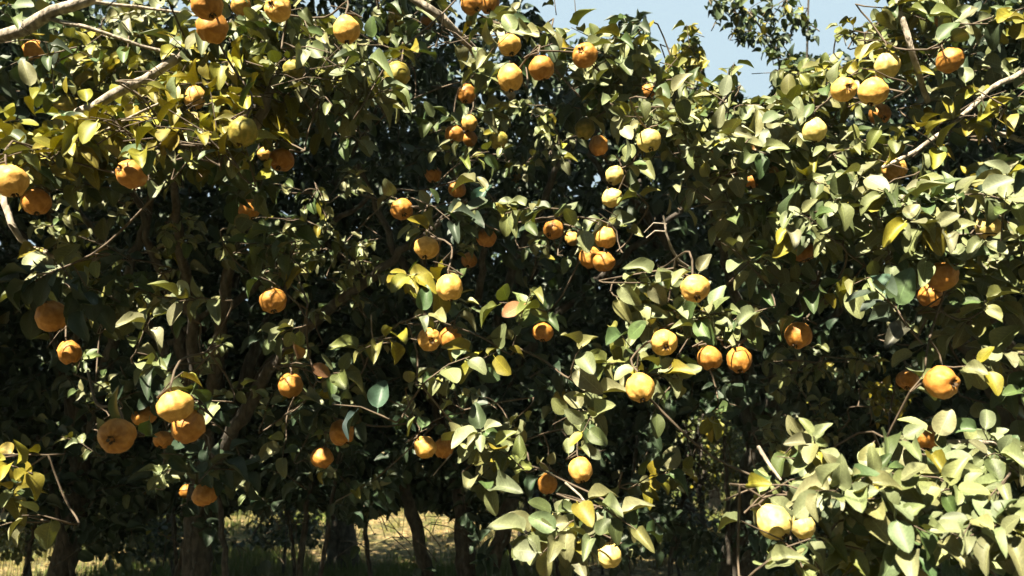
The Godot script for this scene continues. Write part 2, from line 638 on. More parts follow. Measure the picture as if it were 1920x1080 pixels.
func _ready() -> void:
	rng.seed = 20240911
	cam_fwd = Vector3(0, sin(deg_to_rad(PITCH)), -cos(deg_to_rad(PITCH)))
	cam_up = Vector3(0, cos(deg_to_rad(PITCH)), sin(deg_to_rad(PITCH)))
	var cam := Camera3D.new()
	cam.name = "camera"
	cam.fov = FOV
	cam.near = 0.05
	cam.far = 400.0
	add_child(cam)
	cam.position = EYE
	cam.rotation_degrees = Vector3(PITCH, 0, 0)
	cam.current = true
	var e := Environment.new()
	e.background_mode = Environment.BG_SKY
	var sky := ProceduralSkyMaterial.new()
	sky.sky_top_color = Color(0.356, 0.402, 0.428)
	sky.sky_horizon_color = Color(0.348, 0.389, 0.412)
	sky.sky_curve = 0.2
	sky.ground_bottom_color = Color(0.12, 0.12, 0.09)
	sky.ground_horizon_color = Color(0.28, 0.29, 0.27)
	sky.sun_angle_max = 6.0
	var lens := CameraAttributesPhysical.new()
	lens.frustum_focal_length = 12.0 / tan(deg_to_rad(FOV * 0.5))
	lens.frustum_focus_distance = 2.7
	lens.exposure_aperture = 4.0
	cam.attributes = lens
	e.sky = Sky.new()
	e.sky.sky_material = sky
	e.tonemap_mode = Environment.TONE_MAPPER_LINEAR
	e.tonemap_exposure = 5.8
	e.fog_enabled = true
	e.fog_density = 0.0014
	e.fog_light_color = Color(0.86, 1.0, 0.95)
	e.sdfgi_enabled = true
	e.ssao_enabled = true
	e.ssil_enabled = true
	var we := WorldEnvironment.new()
	we.name = "world"
	we.environment = e
	add_child(we)
	var sun := DirectionalLight3D.new()
	sun.name = "sun"
	sun.light_energy = 1.6
	sun.light_color = Color(1.0, 0.95, 0.84)
	sun.light_angular_distance = 0.5
	sun.shadow_enabled = true
	add_child(sun)
	sun.look_at_from_position(sun_way * 20.0, Vector3.ZERO, Vector3.RIGHT)

	sun_u = sun_way.cross(Vector3.UP).normalized()
	sun_v = sun_way.cross(sun_u).normalized()
	need.resize(SIDE * SIDE)
	need.fill(1e9)
	need_fruit.resize(SIDE * SIDE)
	need_fruit.fill(1e9)
	for p in [[985, -60], [985, 0], [1008, 32], [1062, 40], [1135, 18], [1205, 12], [1228, 70], [1222, 98], [1256, 104], [1280, 52], [1302, 56], [1316, 110], [1342, 168], [1362, 132], [1378, 140], [1385, 180], [1448, 188], [1452, 128], [1490, 92], [1560, 112], [1592, 60], [1645, 28], [1648, -60]]:
		sky_gap.append(Vector2(p[0], p[1]))
	openings = [[1330, 880, 85, 120, 8.0], [770, 1010, 110, 60, 8.0], [560, 1010, 110, 60, 8.0], [320, 1010, 60, 50, 8.0], [1010, 990, 60, 80, 7.0], [460, 1010, 50, 60, 8.0], [60, 1030, 90, 50, 7.0]]
	clear_lines = [[0, 72, 190, 4, 26, 2.85], [92, 34, 332, 106, 9, 2.85], [180, 4, 370, 30, 8, 2.85], [150, 212, 225, 172, 20, 2.8], [225, 172, 335, 108, 24, 2.8], [165, 262, 332, 178, 9, 2.62], [12, 390, 100, 482, 16, 2.75],
		[475, 235, 505, 170, 22, 2.8], [780, 2, 878, 84, 20, 3.2], [1655, 314, 1800, 222, 12, 2.8], [1800, 222, 1920, 136, 13, 2.9], [1815, 252, 1920, 264, 12, 2.75], [1694, 40, 1714, 104, 22, 2.75],
		[1318, 232, 1364, 180, 6, 2.9], [1244, 400, 1266, 482, 12, 2.55], [1208, 440, 1250, 425, 12, 2.5], [1422, 838, 1464, 900, 8, 2.2], [1775, 828, 1860, 832, 8, 2.1], [1070, 915, 1115, 968, 6, 2.3]]
	make_materials()
	leaf_mesh_fine = make_leaf(9, 0.5, 0.30, 0.045, 3)
	leaf_mesh = make_leaf(7, 0.5, 0.30, 0.045, 2)
	leaf_mesh_far = make_leaf(3, 0.4, 0.25, 0.0, 1)
	make_fruit_kit()
	ground()
	front_wood()
	list_quinces()
	hang_quinces()
	crown_patches()
	crown_mass()
	shady_hollows()
	finish_trees()
	rows_behind()


func ground() -> void:
	var n := FastNoiseLite.new()
	n.seed = 2
	n.frequency = 0.25
	var st := SurfaceTool.new()
	st.begin(Mesh.PRIMITIVE_TRIANGLES)
	var xs := []
	for i in 81:
		var t := (i - 40) / 40.0
		xs.append(t * 20.0 + signf(t) * pow(absf(t), 4.0) * 140.0)
	for z in xs:
		for x in xs:
			st.set_uv(Vector2(x, z) * 0.25)
			st.add_vertex(Vector3(x, 0.05 * n.get_noise_2d(x, z - 10.0), z - 10.0))
	for i in 80:
		for j in 80:
			var a := i * 81 + j
			for k in [a, a + 1, a + 81, a + 1, a + 82, a + 81]: st.add_index(k)
	st.generate_normals()
	var m := StandardMaterial3D.new()
	m.albedo_texture = noise_tex(1024, 0.008, Color(0.34, 0.33, 0.16), Color(0.60, 0.51, 0.36), 12, 6)
	m.detail_enabled = true
	m.detail_blend_mode = BaseMaterial3D.BLEND_MODE_MUL
	m.detail_albedo = noise_tex(512, 0.06, Color(0.55, 0.55, 0.5), Color(1, 1, 1), 13, 4)
	m.roughness = 0.95
	m.normal_enabled = true
	m.normal_texture = noise_tex(512, 0.05, Color.BLACK, Color.WHITE, 14, 4, true, 8.0)
	var o := MeshInstance3D.new()
	o.name = "ground"
	o.mesh = st.commit()
	o.material_override = m
	add_child(o)
	tag(o, "dry earth and short grass of the orchard floor between the tree rows", "ground", "", "structure")
	# grass
	var blade := SurfaceTool.new()
	blade.begin(Mesh.PRIMITIVE_TRIANGLES)
	var br := RandomNumberGenerator.new()
	br.seed = 4
	for k in 9:
		var a := br.randf() * TAU
		var f := Vector3(br.randf_range(-0.05, 0.05), 0, br.randf_range(-0.05, 0.05))
		var s := Vector3(cos(a), 0, sin(a)) * 0.004
		var bend := Vector3(-sin(a), 0, cos(a)) * br.randf_range(-0.06, 0.06)
		var h := br.randf_range(0.06, 0.15)
		for v in [f - s, f + Vector3.UP * h * 0.6 + bend * 0.4 - s * 0.7, f + s, f + s, f + Vector3.UP * h * 0.6 + bend * 0.4 - s * 0.7, f + Vector3.UP * h * 0.6 + bend * 0.4 + s * 0.7, f + Vector3.UP * h * 0.6 + bend * 0.4 - s * 0.7, f + Vector3.UP * h + bend, f + Vector3.UP * h * 0.6 + bend * 0.4 + s * 0.7]:
			blade.set_color(Color.WHITE); blade.set_uv(Vector2(0.3, 0.5)); blade.add_vertex(v)
	blade.generate_normals()
	var spots := []
	var gn := FastNoiseLite.new()
	gn.seed = 77
	gn.frequency = 0.35
	while spots.size() < 24000:
		var z := -4.0 - 22.0 * pow(rng.randf(), 1.3)
		var x := rng.randf_range(-1, 1) * (absf(z) * 0.75 + 1.0)
		if gn.get_noise_2d(x, z) < rng.randf_range(-0.45, 0.35): continue
		if x > -2.4 and x < -0.5 and z < -9.2 and z > -14.0 and rng.randf() < 0.85: continue
		var s := rng.randf_range(0.6, 1.5)
		var c := Color(0.075, 0.11, 0.02).lerp(Color(0.22, 0.17, 0.075), clampf(rng.randf() * 0.7 - gn.get_noise_2d(x, z) * 1.3 - 0.05, 0, 1))
		spots.append([Transform3D(Basis(Vector3.UP, rng.randf() * TAU).scaled(Vector3(s, s, s)), Vector3(x, 0.05 * n.get_noise_2d(x, z) - 0.005, z)), c, 0.0])
	var g := MultiMesh.new()
	g.transform_format = MultiMesh.TRANSFORM_3D
	g.use_colors = true
	g.mesh = blade.commit()
	g.instance_count = spots.size()
	for k in spots.size():
		g.set_instance_transform(k, spots[k][0])
		g.set_instance_color(k, spots[k][1])
	var litter := []
	for k in 5000:
		var z := -3.0 - 16.0 * rng.randf()
		var x := rng.randf_range(-1, 1) * (absf(z) * 0.75 + 1.0)
		var b := Basis(Vector3.RIGHT, -PI / 2 + rng.randf_range(-0.4, 0.4)).rotated(Vector3.UP, rng.randf() * TAU).scaled(Vector3.ONE * rng.randf_range(0.06, 0.09))
		litter.append([Transform3D(b, Vector3(x, 0.05 * n.get_noise_2d(x, z) + 0.02, z)), Color(0.26, 0.17, 0.07).lerp(Color(0.24, 0.22, 0.06), rng.randf()), 0.0])
	var lo := Node3D.new()
	lo.name = "fallen_leaves"
	add_child(lo)
	tag(lo, "brown and yellow fallen leaves strewn on the orchard floor", "leaf litter", "", "stuff")
	foliage(lo, Vector3.ZERO, litter, leaf_mesh_far)
	var go := MultiMeshInstance3D.new()
	go.name = "grass"
	go.multimesh = g
	var gm: StandardMaterial3D = leaf_mat.duplicate()
	gm.albedo_texture = null
	go.material_override = gm
	add_child(go)
	tag(go, "patchy green and straw coloured grass under the orchard trees", "grass", "", "stuff")


func front_wood() -> void:
	var a := new_tree("quince_tree", Vector3(-2.75, 0, -5.0), "quince tree at the edge with a thick pale bough crossing high up")
	var b := new_tree("quince_tree", Vector3(-1.72, 0, -4.45), "quince tree on a thick dark straight trunk with yellow sunlit upper leaves")
	var c := new_tree("quince_tree", Vector3(-0.30, 0, -5.1), "tall quince tree on several thin dark stems beside the open sky")
	var d := new_tree("quince_tree", Vector3(1.45, 0, -5.0), "quince tree with a leaning dark trunk and pale leaves below the sky gap")
	var f := new_tree("quince_tree", Vector3(2.95, 0, -4.3), "quince tree with low leafy boughs reaching close over the grass")
	# trunks
	limb(a, "trunk", [Vector3(-2.75, -0.08, -5.0), Vector3(-2.72, 0.5, -5.0), Vector3(-2.6, 1.15, -4.9)], 0.085, 0.07, bark, 10)
	limb(b, "trunk", [Vector3(-1.72, -0.08, -4.45), Vector3(-1.70, 0.6, -4.45), Vector3(-1.68, 1.2, -4.4)], 0.085, 0.07, bark, 12)
	limb(c, "trunk", [Vector3(-0.30, -0.08, -5.1), Vector3(-0.28, 0.5, -5.1), Vector3(-0.33, 1.3, -5.0)], 0.07, 0.055, bark, 10)
	limb(c, "trunk", [Vector3(-0.16, -0.08, -5.0), Vector3(-0.14, 0.5, -5.0), Vector3(0.05, 1.3, -4.8)], 0.06, 0.04, bark, 8)
	limb(c, "trunk", [Vector3(-0.44, -0.08, -5.2), Vector3(-0.50, 0.5, -5.2), Vector3(-0.70, 1.3, -4.9)], 0.05, 0.035, bark, 8)
	limb(d, "trunk", [Vector3(1.22, -0.08, -5.0), Vector3(1.34, 0.6, -5.0), Vector3(1.52, 1.4, -4.9)], 0.115, 0.09, bark, 12)
	limb(f, "trunk", [Vector3(2.95, -0.08, -4.3), Vector3(2.93, 0.5, -4.3), Vector3(2.8, 1.1, -4.2)], 0.13, 0.1, bark, 10)
	for p in [[-2.95, -5.2], [-2.5, -4.7], [-1.95, -4.7], [-1.45, -4.2], [-1.25, -4.9], [-0.85, -5.3], [0.25, -5.4], [0.62, -4.9], [1.05, -5.4], [1.85, -5.2], [2.2, -4.8], [-2.2, -5.6], [-3.0, -4.4], [-1.1, -4.6], [-0.05, -5.6], [0.4, -6.2], [-1.6, -6.3], [1.15, -4.7], [-2.4, -6.4], [-3.3, -4.8], [-0.6, -5.5]]:
		var base := Vector3(p[0], -0.05, p[1])
		limb(pick_tree(base), "stem", [base, base + Vector3(rng.randf_range(-0.08, 0.08), 0.6, 0.05), base + Vector3(rng.randf_range(-0.25, 0.25), 1.5, 0.1)], rng.randf_range(0.014, 0.03), 0.01, bark, 6)
	# boughs that carry the crowns
	var forks := [Vector3(-2.6, 1.15, -4.9), Vector3(-1.68, 1.2, -4.4), Vector3(-0.33, 1.3, -5.0), Vector3(1.52, 1.4, -4.9), Vector3(2.8, 1.1, -4.2)]
	for k in 5:
		var p: Vector3 = forks[k]
		var inward := -p.x * 0.22
		for j in 6:
			var turn := -0.9 + 0.36 * j + rng.randf_range(-0.1, 0.1)
			var reach := rng.randf_range(1.0, 1.75)
			var lift := rng.randf_range(0.9, 2.1)
			var end := p + Vector3(sin(turn) * reach * 0.9 + inward * reach, lift, cos(turn) * reach)
			limb(k, "branch", [p - Vector3.UP * 0.04, p.lerp(end, 0.35) + Vector3.UP * 0.22, p.lerp(end, 0.7) + Vector3.UP * 0.12, end], 0.042, 0.012, bark, 7)
		for j in 3:
			var end := p + Vector3(rng.randf_range(-0.9, 0.9), rng.randf_range(1.6, 2.8), rng.randf_range(-1.2, 0.1))
			limb(k, "branch", [p - Vector3.UP * 0.05, p.lerp(end, 0.4) + Vector3.UP * 0.15, end], 0.045, 0.012, bark, 7)
	# boughs and bare twigs that the eye meets
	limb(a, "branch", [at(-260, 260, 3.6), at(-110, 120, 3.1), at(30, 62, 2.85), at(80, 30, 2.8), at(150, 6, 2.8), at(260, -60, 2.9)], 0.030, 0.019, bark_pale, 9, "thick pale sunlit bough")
	limb(b, "branch", [at(92, 34, 2.8), at(160, 52, 2.8), at(240, 78, 2.85), at(332, 106, 2.9)], 0.009, 0.006, bark_pale, 6)
	limb(b, "branch", [at(180, 4, 2.8), at(270, 14, 2.85), at(370, 30, 2.9)], 0.008, 0.005, bark_pale, 6)
	limb(b, "branch", [at(-40, 330, 3.4), at(60, 265, 3.0), at(150, 212, 2.75), at(225, 172, 2.72), at(290, 138, 2.7), at(345, 104, 2.75), at(440, 40, 2.9)], 0.019, 0.014, bark_pale, 8)
	limb(b, "branch", [at(120, 300, 2.65), at(165, 262, 2.6), at(240, 222, 2.6), at(332, 178, 2.6)], 0.007, 0.004, bark_pale, 6)
	limb(b, "branch", [at(5, 370, 2.75), at(18, 415, 2.7), at(45, 455, 2.7), at(105, 482, 2.7), at(180, 490, 2.75)], 0.013, 0.007, bark_pale, 7)
	limb(b, "branch", [at(455, 320, 2.8), at(475, 235, 2.72), at(500, 190, 2.72), at(520, 120, 2.8)], 0.022, 0.014, bark_pale, 8)
	limb(c, "branch", [at(960, 180, 3.5), at(878, 84, 3.2), at(830, 32, 3.1), at(770, -6, 3.1), at(700, -60, 3.1)], 0.02, 0.014, bark_pale, 8)
	limb(f, "branch", [at(2060, 60, 3.0), at(1918, 136, 2.9), at(1852, 170, 2.85), at(1800, 222, 2.8), at(1700, 292, 2.75), at(1655, 314, 2.75)], 0.013, 0.007, bark_pale, 8)
	limb(f, "branch", [at(2010, 280, 2.8), at(1925, 266, 2.75), at(1870, 250, 2.75), at(1815, 252, 2.75)], 0.014, 0.007, bark_pale, 7)
	limb(f, "branch", [at(1740, 190, 2.8), at(1712, 100, 2.7), at(1694, 45, 2.7), at(1670, -40, 2.8)], 0.011, 0.009, bark_pale, 8)
	limb(d, "branch", [at(1512, 250, 5.0), at(1513, 90, 5.0), at(1518, -40, 5.0)], 0.008, 0.006, bark, 6)
	limb(d, "branch", [at(1500, 240, 4.6), at(1462, 118, 4.5), at(1425, 48, 4.5), at(1370, -10, 4.5)], 0.007, 0.004, bark_pale, 6)
	limb(d, "branch", [at(1318, 232, 2.9), at(1340, 205, 2.9), at(1364, 180, 2.9)], 0.008, 0.005, bark, 6)
	limb(d, "branch", [at(1290, 500, 2.6), at(1266, 482, 2.55), at(1250, 440, 2.5), at(1244, 405, 2.5)], 0.005, 0.003, bark_pale, 6)
	limb(d, "branch", [at(1248, 434, 2.5), at(1230, 432, 2.5), at(1212, 446, 2.5)], 0.003, 0.002, bark_pale, 5)
	limb(d, "branch", [at(1250, 420, 2.5), at(1226, 418, 2.5), at(1208, 436, 2.52)], 0.0025, 0.0015, bark_pale, 5)
	limb(f, "branch", [at(1422, 838, 2.2), at(1440, 868, 2.15), at(1464, 900, 2.1)], 0.006, 0.004, bark_pale, 6)
	limb(f, "branch", [at(1770, 828, 2.1), at(1810, 826, 2.1), at(1880, 834, 2.1), at(2000, 860, 2.3)], 0.005, 0.007, bark_pale, 6)
	limb(c, "branch", [at(1060, 905, 2.35), at(1090, 932, 2.3), at(1112, 965, 2.25), at(1128, 1000, 2.2)], 0.004, 0.003, bark_pale, 6)
	limb(c, "branch", [at(846, 852, 2.7), at(832, 868, 2.7), at(812, 892, 2.7)], 0.003, 0.002, bark_pale, 5)
	limb(b, "branch", [at(696, 590, 2.9), at(697, 620, 2.9), at(702, 652, 2.9)], 0.003, 0.002, bark_pale, 5)


func list_quinces() -> void:
	var to_us := Vector3(0, -0.3, 1)
	# the top edge and the yellow leaves under the pale bough
	quince(388, 8, 58, "orange", true, "quince cut by the top edge, just above a round orange quince")
	quince(398, 50, 57, "orange", true, "round orange quince hanging directly below another at the top edge")
	quince(452, 9, 36, "yellow", true, "small pale yellow quince between the stacked pair and the large one at the top edge")
	quince(522, 17, 50, "yellow", true, "pale yellow quince at the top edge with its calyx hollow showing", Vector3(-0.3, -0.1, 1))
	quince(550, 130, 42, "green", true, "yellow-green quince half covered by leaves below the top edge")
	quince(365, 182, 42, "yellow", true, "yellow quince among the yellow leaves just above the thin bare twig")
	quince(456, 246, 54, "green", false, "large olive quince in shade beside the white sunlit limb")
	quince(497, 288, 28, "yellow", true, "small bright quince touching a larger brownish one under the white limb")
	quince(528, 299, 46, "orange", false, "brownish shaded quince with a small bright quince against its side")
	quince(248, 327, 54, "orange", true, "orange quince lit from above at the lower rim of the yellow leaves", Vector3(-0.5, 0.2, 1))
	quince(20, 338, 62, "yellow", true, "large bright quince cut by the picture's side above the curved pale branch")
	quince(68, 378, 50, "orange", false, "dull orange quince in shade just under the large bright one at the side")
	quince(66, 95, 44, "orange", false, "dark orange quince in the shade beneath the thick pale bough")
	quince(122, 194, 40, "green", false, "dim brown-green quince deep in shade below the thin bare twig")
	quince(465, 390, 40, "orange", false, "dark orange quince half behind a leaf in the dark part of the crown")
	# the tall middle crown
	quince(650, 55, 50, "yellow", true, "bright yellow quince above a spray of grey-green leaves near the top")
	quince(745, 28, 36, "green", false, "olive quince in shade at the top beside a pale branch")
	quince(745, 140, 48, "green", false, "olive quince shaded from below at the edge of the dark upright gap")
	quince(800, 40, 26, "orange", false, "small brown quince right beside the pale slanting branch")
	quince(884, 6, 42, "orange", false, "dark orange quince cut by the top edge, first of two side by side")
	quince(917, 4, 40, "orange", false, "dark orange quince cut by the top edge, nearer the open sky")
	quince(955, 84, 44, "yellow", true, "leaf-covered yellow quince just above a round bright one near the sky")
	quince(957, 145, 47, "yellow", true, "round bright quince hanging over the dark hollow near the sky")
	quince(1015, 127, 48, "orange", true, "orange quince with a lit cap between the round bright one and the sky")
	quince(1097, 104, 48, "orange", true, "bright orange quince right under the leaves at the edge of the sky", Vector3(-0.5, 0.1, 1))
	quince(875, 175, 36, "orange", false, "dim orange quince in the dark hollow under the top of the middle crown")
	quince(880, 231, 30, "yellow", true, "small bright quince at the top of a tight cluster of three")
	quince(852, 251, 36, "orange", false, "orange shaded quince at the side of the tight cluster of three")
	quince(881, 260, 28, "orange", true, "small quince at the bottom of the tight cluster of three")
	quince(935, 263, 36, "green", false, "dull olive quince by itself next to the cluster of three")
	quince(1097, 240, 38, "green", false, "nearly black shaded quince over a dim orange one", Vector3.ZERO, 0)
	quince(1122, 272, 36, "orange", false, "dim orange quince below a nearly black one")
	quince(1215, 172, 30, "orange", true, "small orange quince behind pale leaves just below the sky")
	quince(1217, 263, 46, "pale", true, "smooth yellow quince framed by large pale leaves below the sky")
	quince(812, 326, 32, "orange", false, "very dark reddish quince in the hollow of the middle crown", Vector3.ZERO, 0)
	quince(857, 355, 34, "orange", false, "dark orange quince just above a spray of glossy leaves")
	quince(968, 332, 22, "orange", false, "tiny shaded quince far back in the middle crown", Vector3.ZERO, 0)
	quince(753, 392, 42, "orange", true, "orange quince at the dark hollow beside a spray of blue-green leaves")
	quince(800, 464, 47, "yellow", true, "bright round quince hanging alone in the dark middle")
	quince(880, 487, 30, "orange", false, "partly hidden orange quince between two bright ones in the middle")
	quince(912, 445, 38, "orange", false, "very dark red quince behind the bright ones in the middle", Vector3.ZERO, 0)
	quince(843, 538, 50, "yellow", true, "bright quince with ragged leaves right below it in the middle")
	# the string of fruit
	quince(1153, 328, 34, "pale", true, "topmost pale quince of the upright string of quinces")
	quince(1147, 370, 40, "pale", true, "second pale quince down the upright string of quinces")
	quince(1038, 430, 38, "orange", true, "bright orange quince beside the lower part of the upright string")
	quince(1073, 447, 28, "yellow", true, "small pale quince between the orange one and the upright string")
	quince(1135, 445, 42, "yellow", true, "quince above the lowest pair of the upright string")
	quince(1106, 482, 42, "orange", true, "lower orange quince of the string's bottom pair, nearer the dark middle")
	quince(1132, 490, 42, "orange", true, "lowest quince of the upright string, resting against its twin")
	# the side with the bough over the leaves
	quince(1780, 112, 50, "orange", false, "orange quince in shade among blue-green leaves, alone")
	quince(1755, 48, 38, "orange", false, "brown shaded quince under pale leaves at the top")
	quince(1637, 171, 54, "yellow", true, "big yellow quince in the middle of the cluster beside the sky")
	quince(1582, 168, 46, "yellow", true, "yellow quince wrapped in leaves on the sky side of the cluster", Vector3(0, -0.2, 1))
	quince(1663, 122, 46, "pale", true, "pale greenish quince on top of the cluster beside the sky")
	quince(1649, 214, 40, "orange", false, "deep orange quince in the shade underneath the cluster beside the sky")
	quince(1527, 243, 44, "pale", true, "pale quince among bleached leaves below the sky gap")
	quince(1677, 317, 44, "yellow", true, "yellow quince at the tip of the long slanting branch")
	quince(1410, 338, 34, "orange", true, "small orange quince among withered brown leaves")
	quince(1505, 470, 46, "orange", false, "dark brown quince in a shaded hole among the leaves")
	quince(1852, 425, 44, "pale", true, "pale quince resting in bright leaves near the picture's side")
	quince(1768, 517, 54, "orange", false, "brown-orange quince above and touching a brighter one")
	quince(1743, 553, 44, "orange", true, "bright quince tucked under a brown-orange one")
	quince(1303, 540, 54, "yellow", true, "large bright quince with its dark calyx pointing down over the dark hollow", Vector3(0, -1, 0.75))
	# the lower left
	quince(97, 592, 56, "orange", false, "large dark brown quince in deep shade near the picture's side", Vector3.ZERO, 0)
	quince(130, 660, 42, "orange", false, "barely visible dark orange quince under a large dark brown one", Vector3.ZERO, 0)
	quince(512, 563, 50, "orange", true, "orange quince with pale leaves spread under it")
	quince(328, 760, 66, "yellow", true, "large bright-topped quince over the clump of shaded fruit")
	quince(354, 798, 60, "orange", false, "shaded orange quince under the bright-topped one")
	quince(306, 824, 36, "orange", false, "small orange quince lowest in the shaded clump")
	quince(270, 778, 46, "orange", false, "dark red quince at the back of the shaded clump", Vector3.ZERO, 0)
	quince(220, 817, 66, "orange", false, "large brown quince whose calyx hollow faces the viewer", Vector3(0.1, -0.25, 1))
	quince(545, 722, 46, "orange", true, "orange quince half hidden behind yellow-green leaves")
	quince(604, 857, 42, "orange", false, "dim red-orange quince low in the shade above the thin stems", Vector3.ZERO, 2)
	quince(640, 810, 46, "orange", false, "almost black red quince above a dim red-orange one", Vector3.ZERO, 0)
	quince(349, 921, 24, "orange", true, "small quince with a lit side right above the thick dark trunk", Vector3.ZERO, 2)
	quince(384, 926, 48, "orange", false, "very dark quince right above the thick dark trunk", Vector3.ZERO, 0)
	# the lower middle
	quince(805, 637, 44, "yellow", true, "bright quince with its calyx turned to the viewer, in front of an orange one", Vector3(0.35, -0.2, 1))
	quince(845, 633, 42, "orange", false, "orange quince shaded behind the bright one with the calyx")
	quince(1018, 622, 40, "orange", false, "dim orange quince near the end of a spray of yellow leaves")
	quince(1245, 642, 50, "yellow", true, "bright quince with a dark calyx spot above the yellowish leaves", Vector3(0.0, -0.55, 1))
	quince(1200, 726, 54, "yellow", true, "bright pinkish quince with an orange underside, lowest of its branch", Vector3(0.1, -1, 0.5))
	quince(797, 838, 40, "yellow", true, "small quince lit on one side beside a dark one, low in the middle")
	quince(832, 840, 38, "orange", false, "dark quince against the one lit on one side, low in the middle")
	quince(1088, 880, 45, "yellow", true, "smooth round bright quince low in the middle, above a pale twig")
	quince(1027, 906, 36, "orange", true, "small orange quince just below a leaf, near the smooth round one")
	quince(1142, 1040, 48, "pale", true, "pale yellow quince nearest the bottom edge, among large leaves")
	quince(1055, 745, 36, "green", false, "almost invisible dark olive quince in the lower hollow", Vector3.ZERO, 0)
	# the lower right
	quince(1330, 671, 46, "orange", true, "orange quince under pale leaves, first of a pair")
	quince(1386, 674, 46, "orange", true, "orange quince with a leaf across it, second of a pair")
	quince(1497, 628, 50, "orange", false, "orange quince with a pointed leaf over its top, in the dark")
	quince(1702, 712, 40, "orange", false, "dull orange quince in shade beside a larger one", Vector3.ZERO, 2)
	quince(1763, 717, 62, "orange", true, "large orange quince with a bright patch on its face", Vector3(0.4, -0.1, 1), 4)
	quince(1738, 819, 50, "orange", false, "flat-lit orange quince behind the white leaves", Vector3.ZERO, 3)
	quince(1450, 978, 63, "pale", true, "big pale yellow quince low among the nearest leaves")
	quince(1505, 985, 46, "pale", true, "pale quince mostly hidden beside the big pale yellow one")


func crown_patches() -> void:
	# top left
	spread(110, 30, 120, 40, 0.6, 3.0, 3.6, "green", false)
	spread(55, 95, 60, 40, 0.9, 2.6, 2.9, "dark", false)
	spread(230, 60, 110, 50, 0.9, 3.1, 3.6, "pale")
	spread(130, 135, 120, 50, 0.9, 2.9, 3.4, "olive")
	spread(50, 175, 70, 60, 0.6, 3.2, 3.7, "dark", false)
	spread(380, 140, 110, 50, 1.2, 2.6, 3.0, "yellow")
	spread(250, 140, 70, 40, 0.7, 3.4, 3.7, "pale")
	spread(350, 230, 170, 55, 1.3, 2.5, 2.9, "yellow")
	spread(250, 285, 170, 35, 1.1, 2.5, 2.9, "olive")
	spread(90, 250, 90, 40, 1.1, 2.5, 2.8, "yellow")
	spread(70, 310, 90, 30, 1.0, 2.4, 2.7, "yellow")
	spread(150, 340, 110, 22, 0.8, 2.5, 2.9, "olive")
	spread(350, 312, 120, 28, 0.9, 2.6, 3.0, "olive")
	spread(330, 250, 200, 60, 0.7, 2.35, 2.55, "yellow")
	spread(130, 290, 130, 50, 0.6, 2.3, 2.5, "yellow")
	spread(420, 150, 80, 50, 0.6, 2.4, 2.6, "yellow")
	spread(200, 110, 150, 60, 0.5, 2.9, 3.2, "yellow")
	spread(1660, 430, 250, 100, 0.5, 2.3, 2.5, "pale")
	spread(1440, 300, 120, 90, 0.6, 2.5, 2.7, "pale")
	spread(1300, 230, 90, 50, 0.6, 2.5, 2.7, "pale")
	spread(620, 130, 110, 90, 0.5, 2.4, 2.6, "pale")
	spread(250, 230, 180, 70, 0.6, 2.25, 2.4, "yellow")
	spread(480, 60, 90, 60, 1.2, 2.6, 3.0, "pale")
	spread(560, 120, 90, 70, 1.1, 2.6, 3.1, "olive")
	spread(600, 200, 70, 60, 0.9, 2.7, 3.1, "pale")
	spread(470, 180, 90, 60, 1.1, 2.6, 3.0, "yellow")
	spread(660, 110, 60, 80, 1.2, 2.5, 2.9, "pale")
	spread(690, 220, 60, 50, 0.9, 2.6, 3.0, "pale")
	spread(470, 330, 70, 40, 0.5, 3.0, 3.4, "green")
	spread(300, 420, 270, 60, 0.16, 3.2, 3.7, "pale", true, 0.7)
	spread(500, 470, 45, 40, 1.1, 2.6, 2.8, "green")
	spread(490, 385, 40, 18, 0.5, 2.8, 3.0, "pale")
	spread(90, 500, 100, 40, 0.8, 2.5, 2.8, "pale")
	spread(230, 522, 110, 38, 0.6, 2.6, 2.9, "green")
	spread(190, 462, 100, 14, 0.7, 2.7, 2.9, "olive")
	spread(300, 560, 90, 18, 0.6, 2.5, 2.8, "olive")
	spread(385, 550, 35, 20, 0.9, 2.4, 2.5, "pale")
	spread(620, 520, 100, 90, 0.3, 3.3, 3.7, "pale", true, 0.65)
	# top middle
	spread(745, 80, 50, 60, 0.5, 3.1, 3.4, "green", false)
	spread(780, 20, 60, 25, 0.6, 3.2, 3.4, "pale")
	spread(890, 65, 45, 55, 0.8, 2.9, 3.2, "pale")
	spread(850, 190, 40, 50, 0.35, 3.2, 3.5, "green")
	spread(985, 62, 55, 35, 1.2, 2.6, 2.9, "pale")
	spread(940, 105, 40, 50, 0.8, 2.7, 3.0, "pale")
	spread(1055, 68, 60, 30, 1.2, 2.7, 3.0, "olive")
	spread(1150, 48, 60, 30, 1.3, 2.7, 3.0, "yellow")
	spread(1198, 58, 22, 32, 1.0, 2.8, 3.0, "teal")
	spread(1065, 105, 40, 40, 0.9, 2.8, 3.0, "pale")
	spread(1160, 115, 60, 45, 1.2, 2.8, 3.1, "pale")
	spread(1150, 170, 60, 38, 1.0, 2.8, 3.1, "pale")
	spread(1235, 150, 45, 45, 1.2, 3.0, 3.3, "olive")
	spread(1290, 115, 28, 55, 1.3, 3.3, 3.6, "yellow", true, 0.7)
	spread(1220, 208, 60, 38, 1.2, 2.7, 3.0, "pale")
	spread(1315, 215, 80, 50, 1.5, 2.8, 3.2, "pale")
	spread(1260, 255, 40, 40, 1.1, 2.8, 3.0, "olive")
	spread(900, 262, 80, 50, 0.25, 3.2, 3.5, "pale", true, 0.8)
	spread(930, 228, 38, 22, 0.7, 2.8, 3.0, "pale")
	spread(898, 300, 24, 14, 0.9, 2.7, 2.8, "olive")
	spread(1010, 260, 70, 70, 0.22, 3.4, 3.7, "pale", true, 0.65)
	spread(1190, 292, 38, 16, 1.0, 2.6, 2.8, "pale")
	spread(830, 398, 55, 24, 1.0, 2.6, 2.8, "teal")
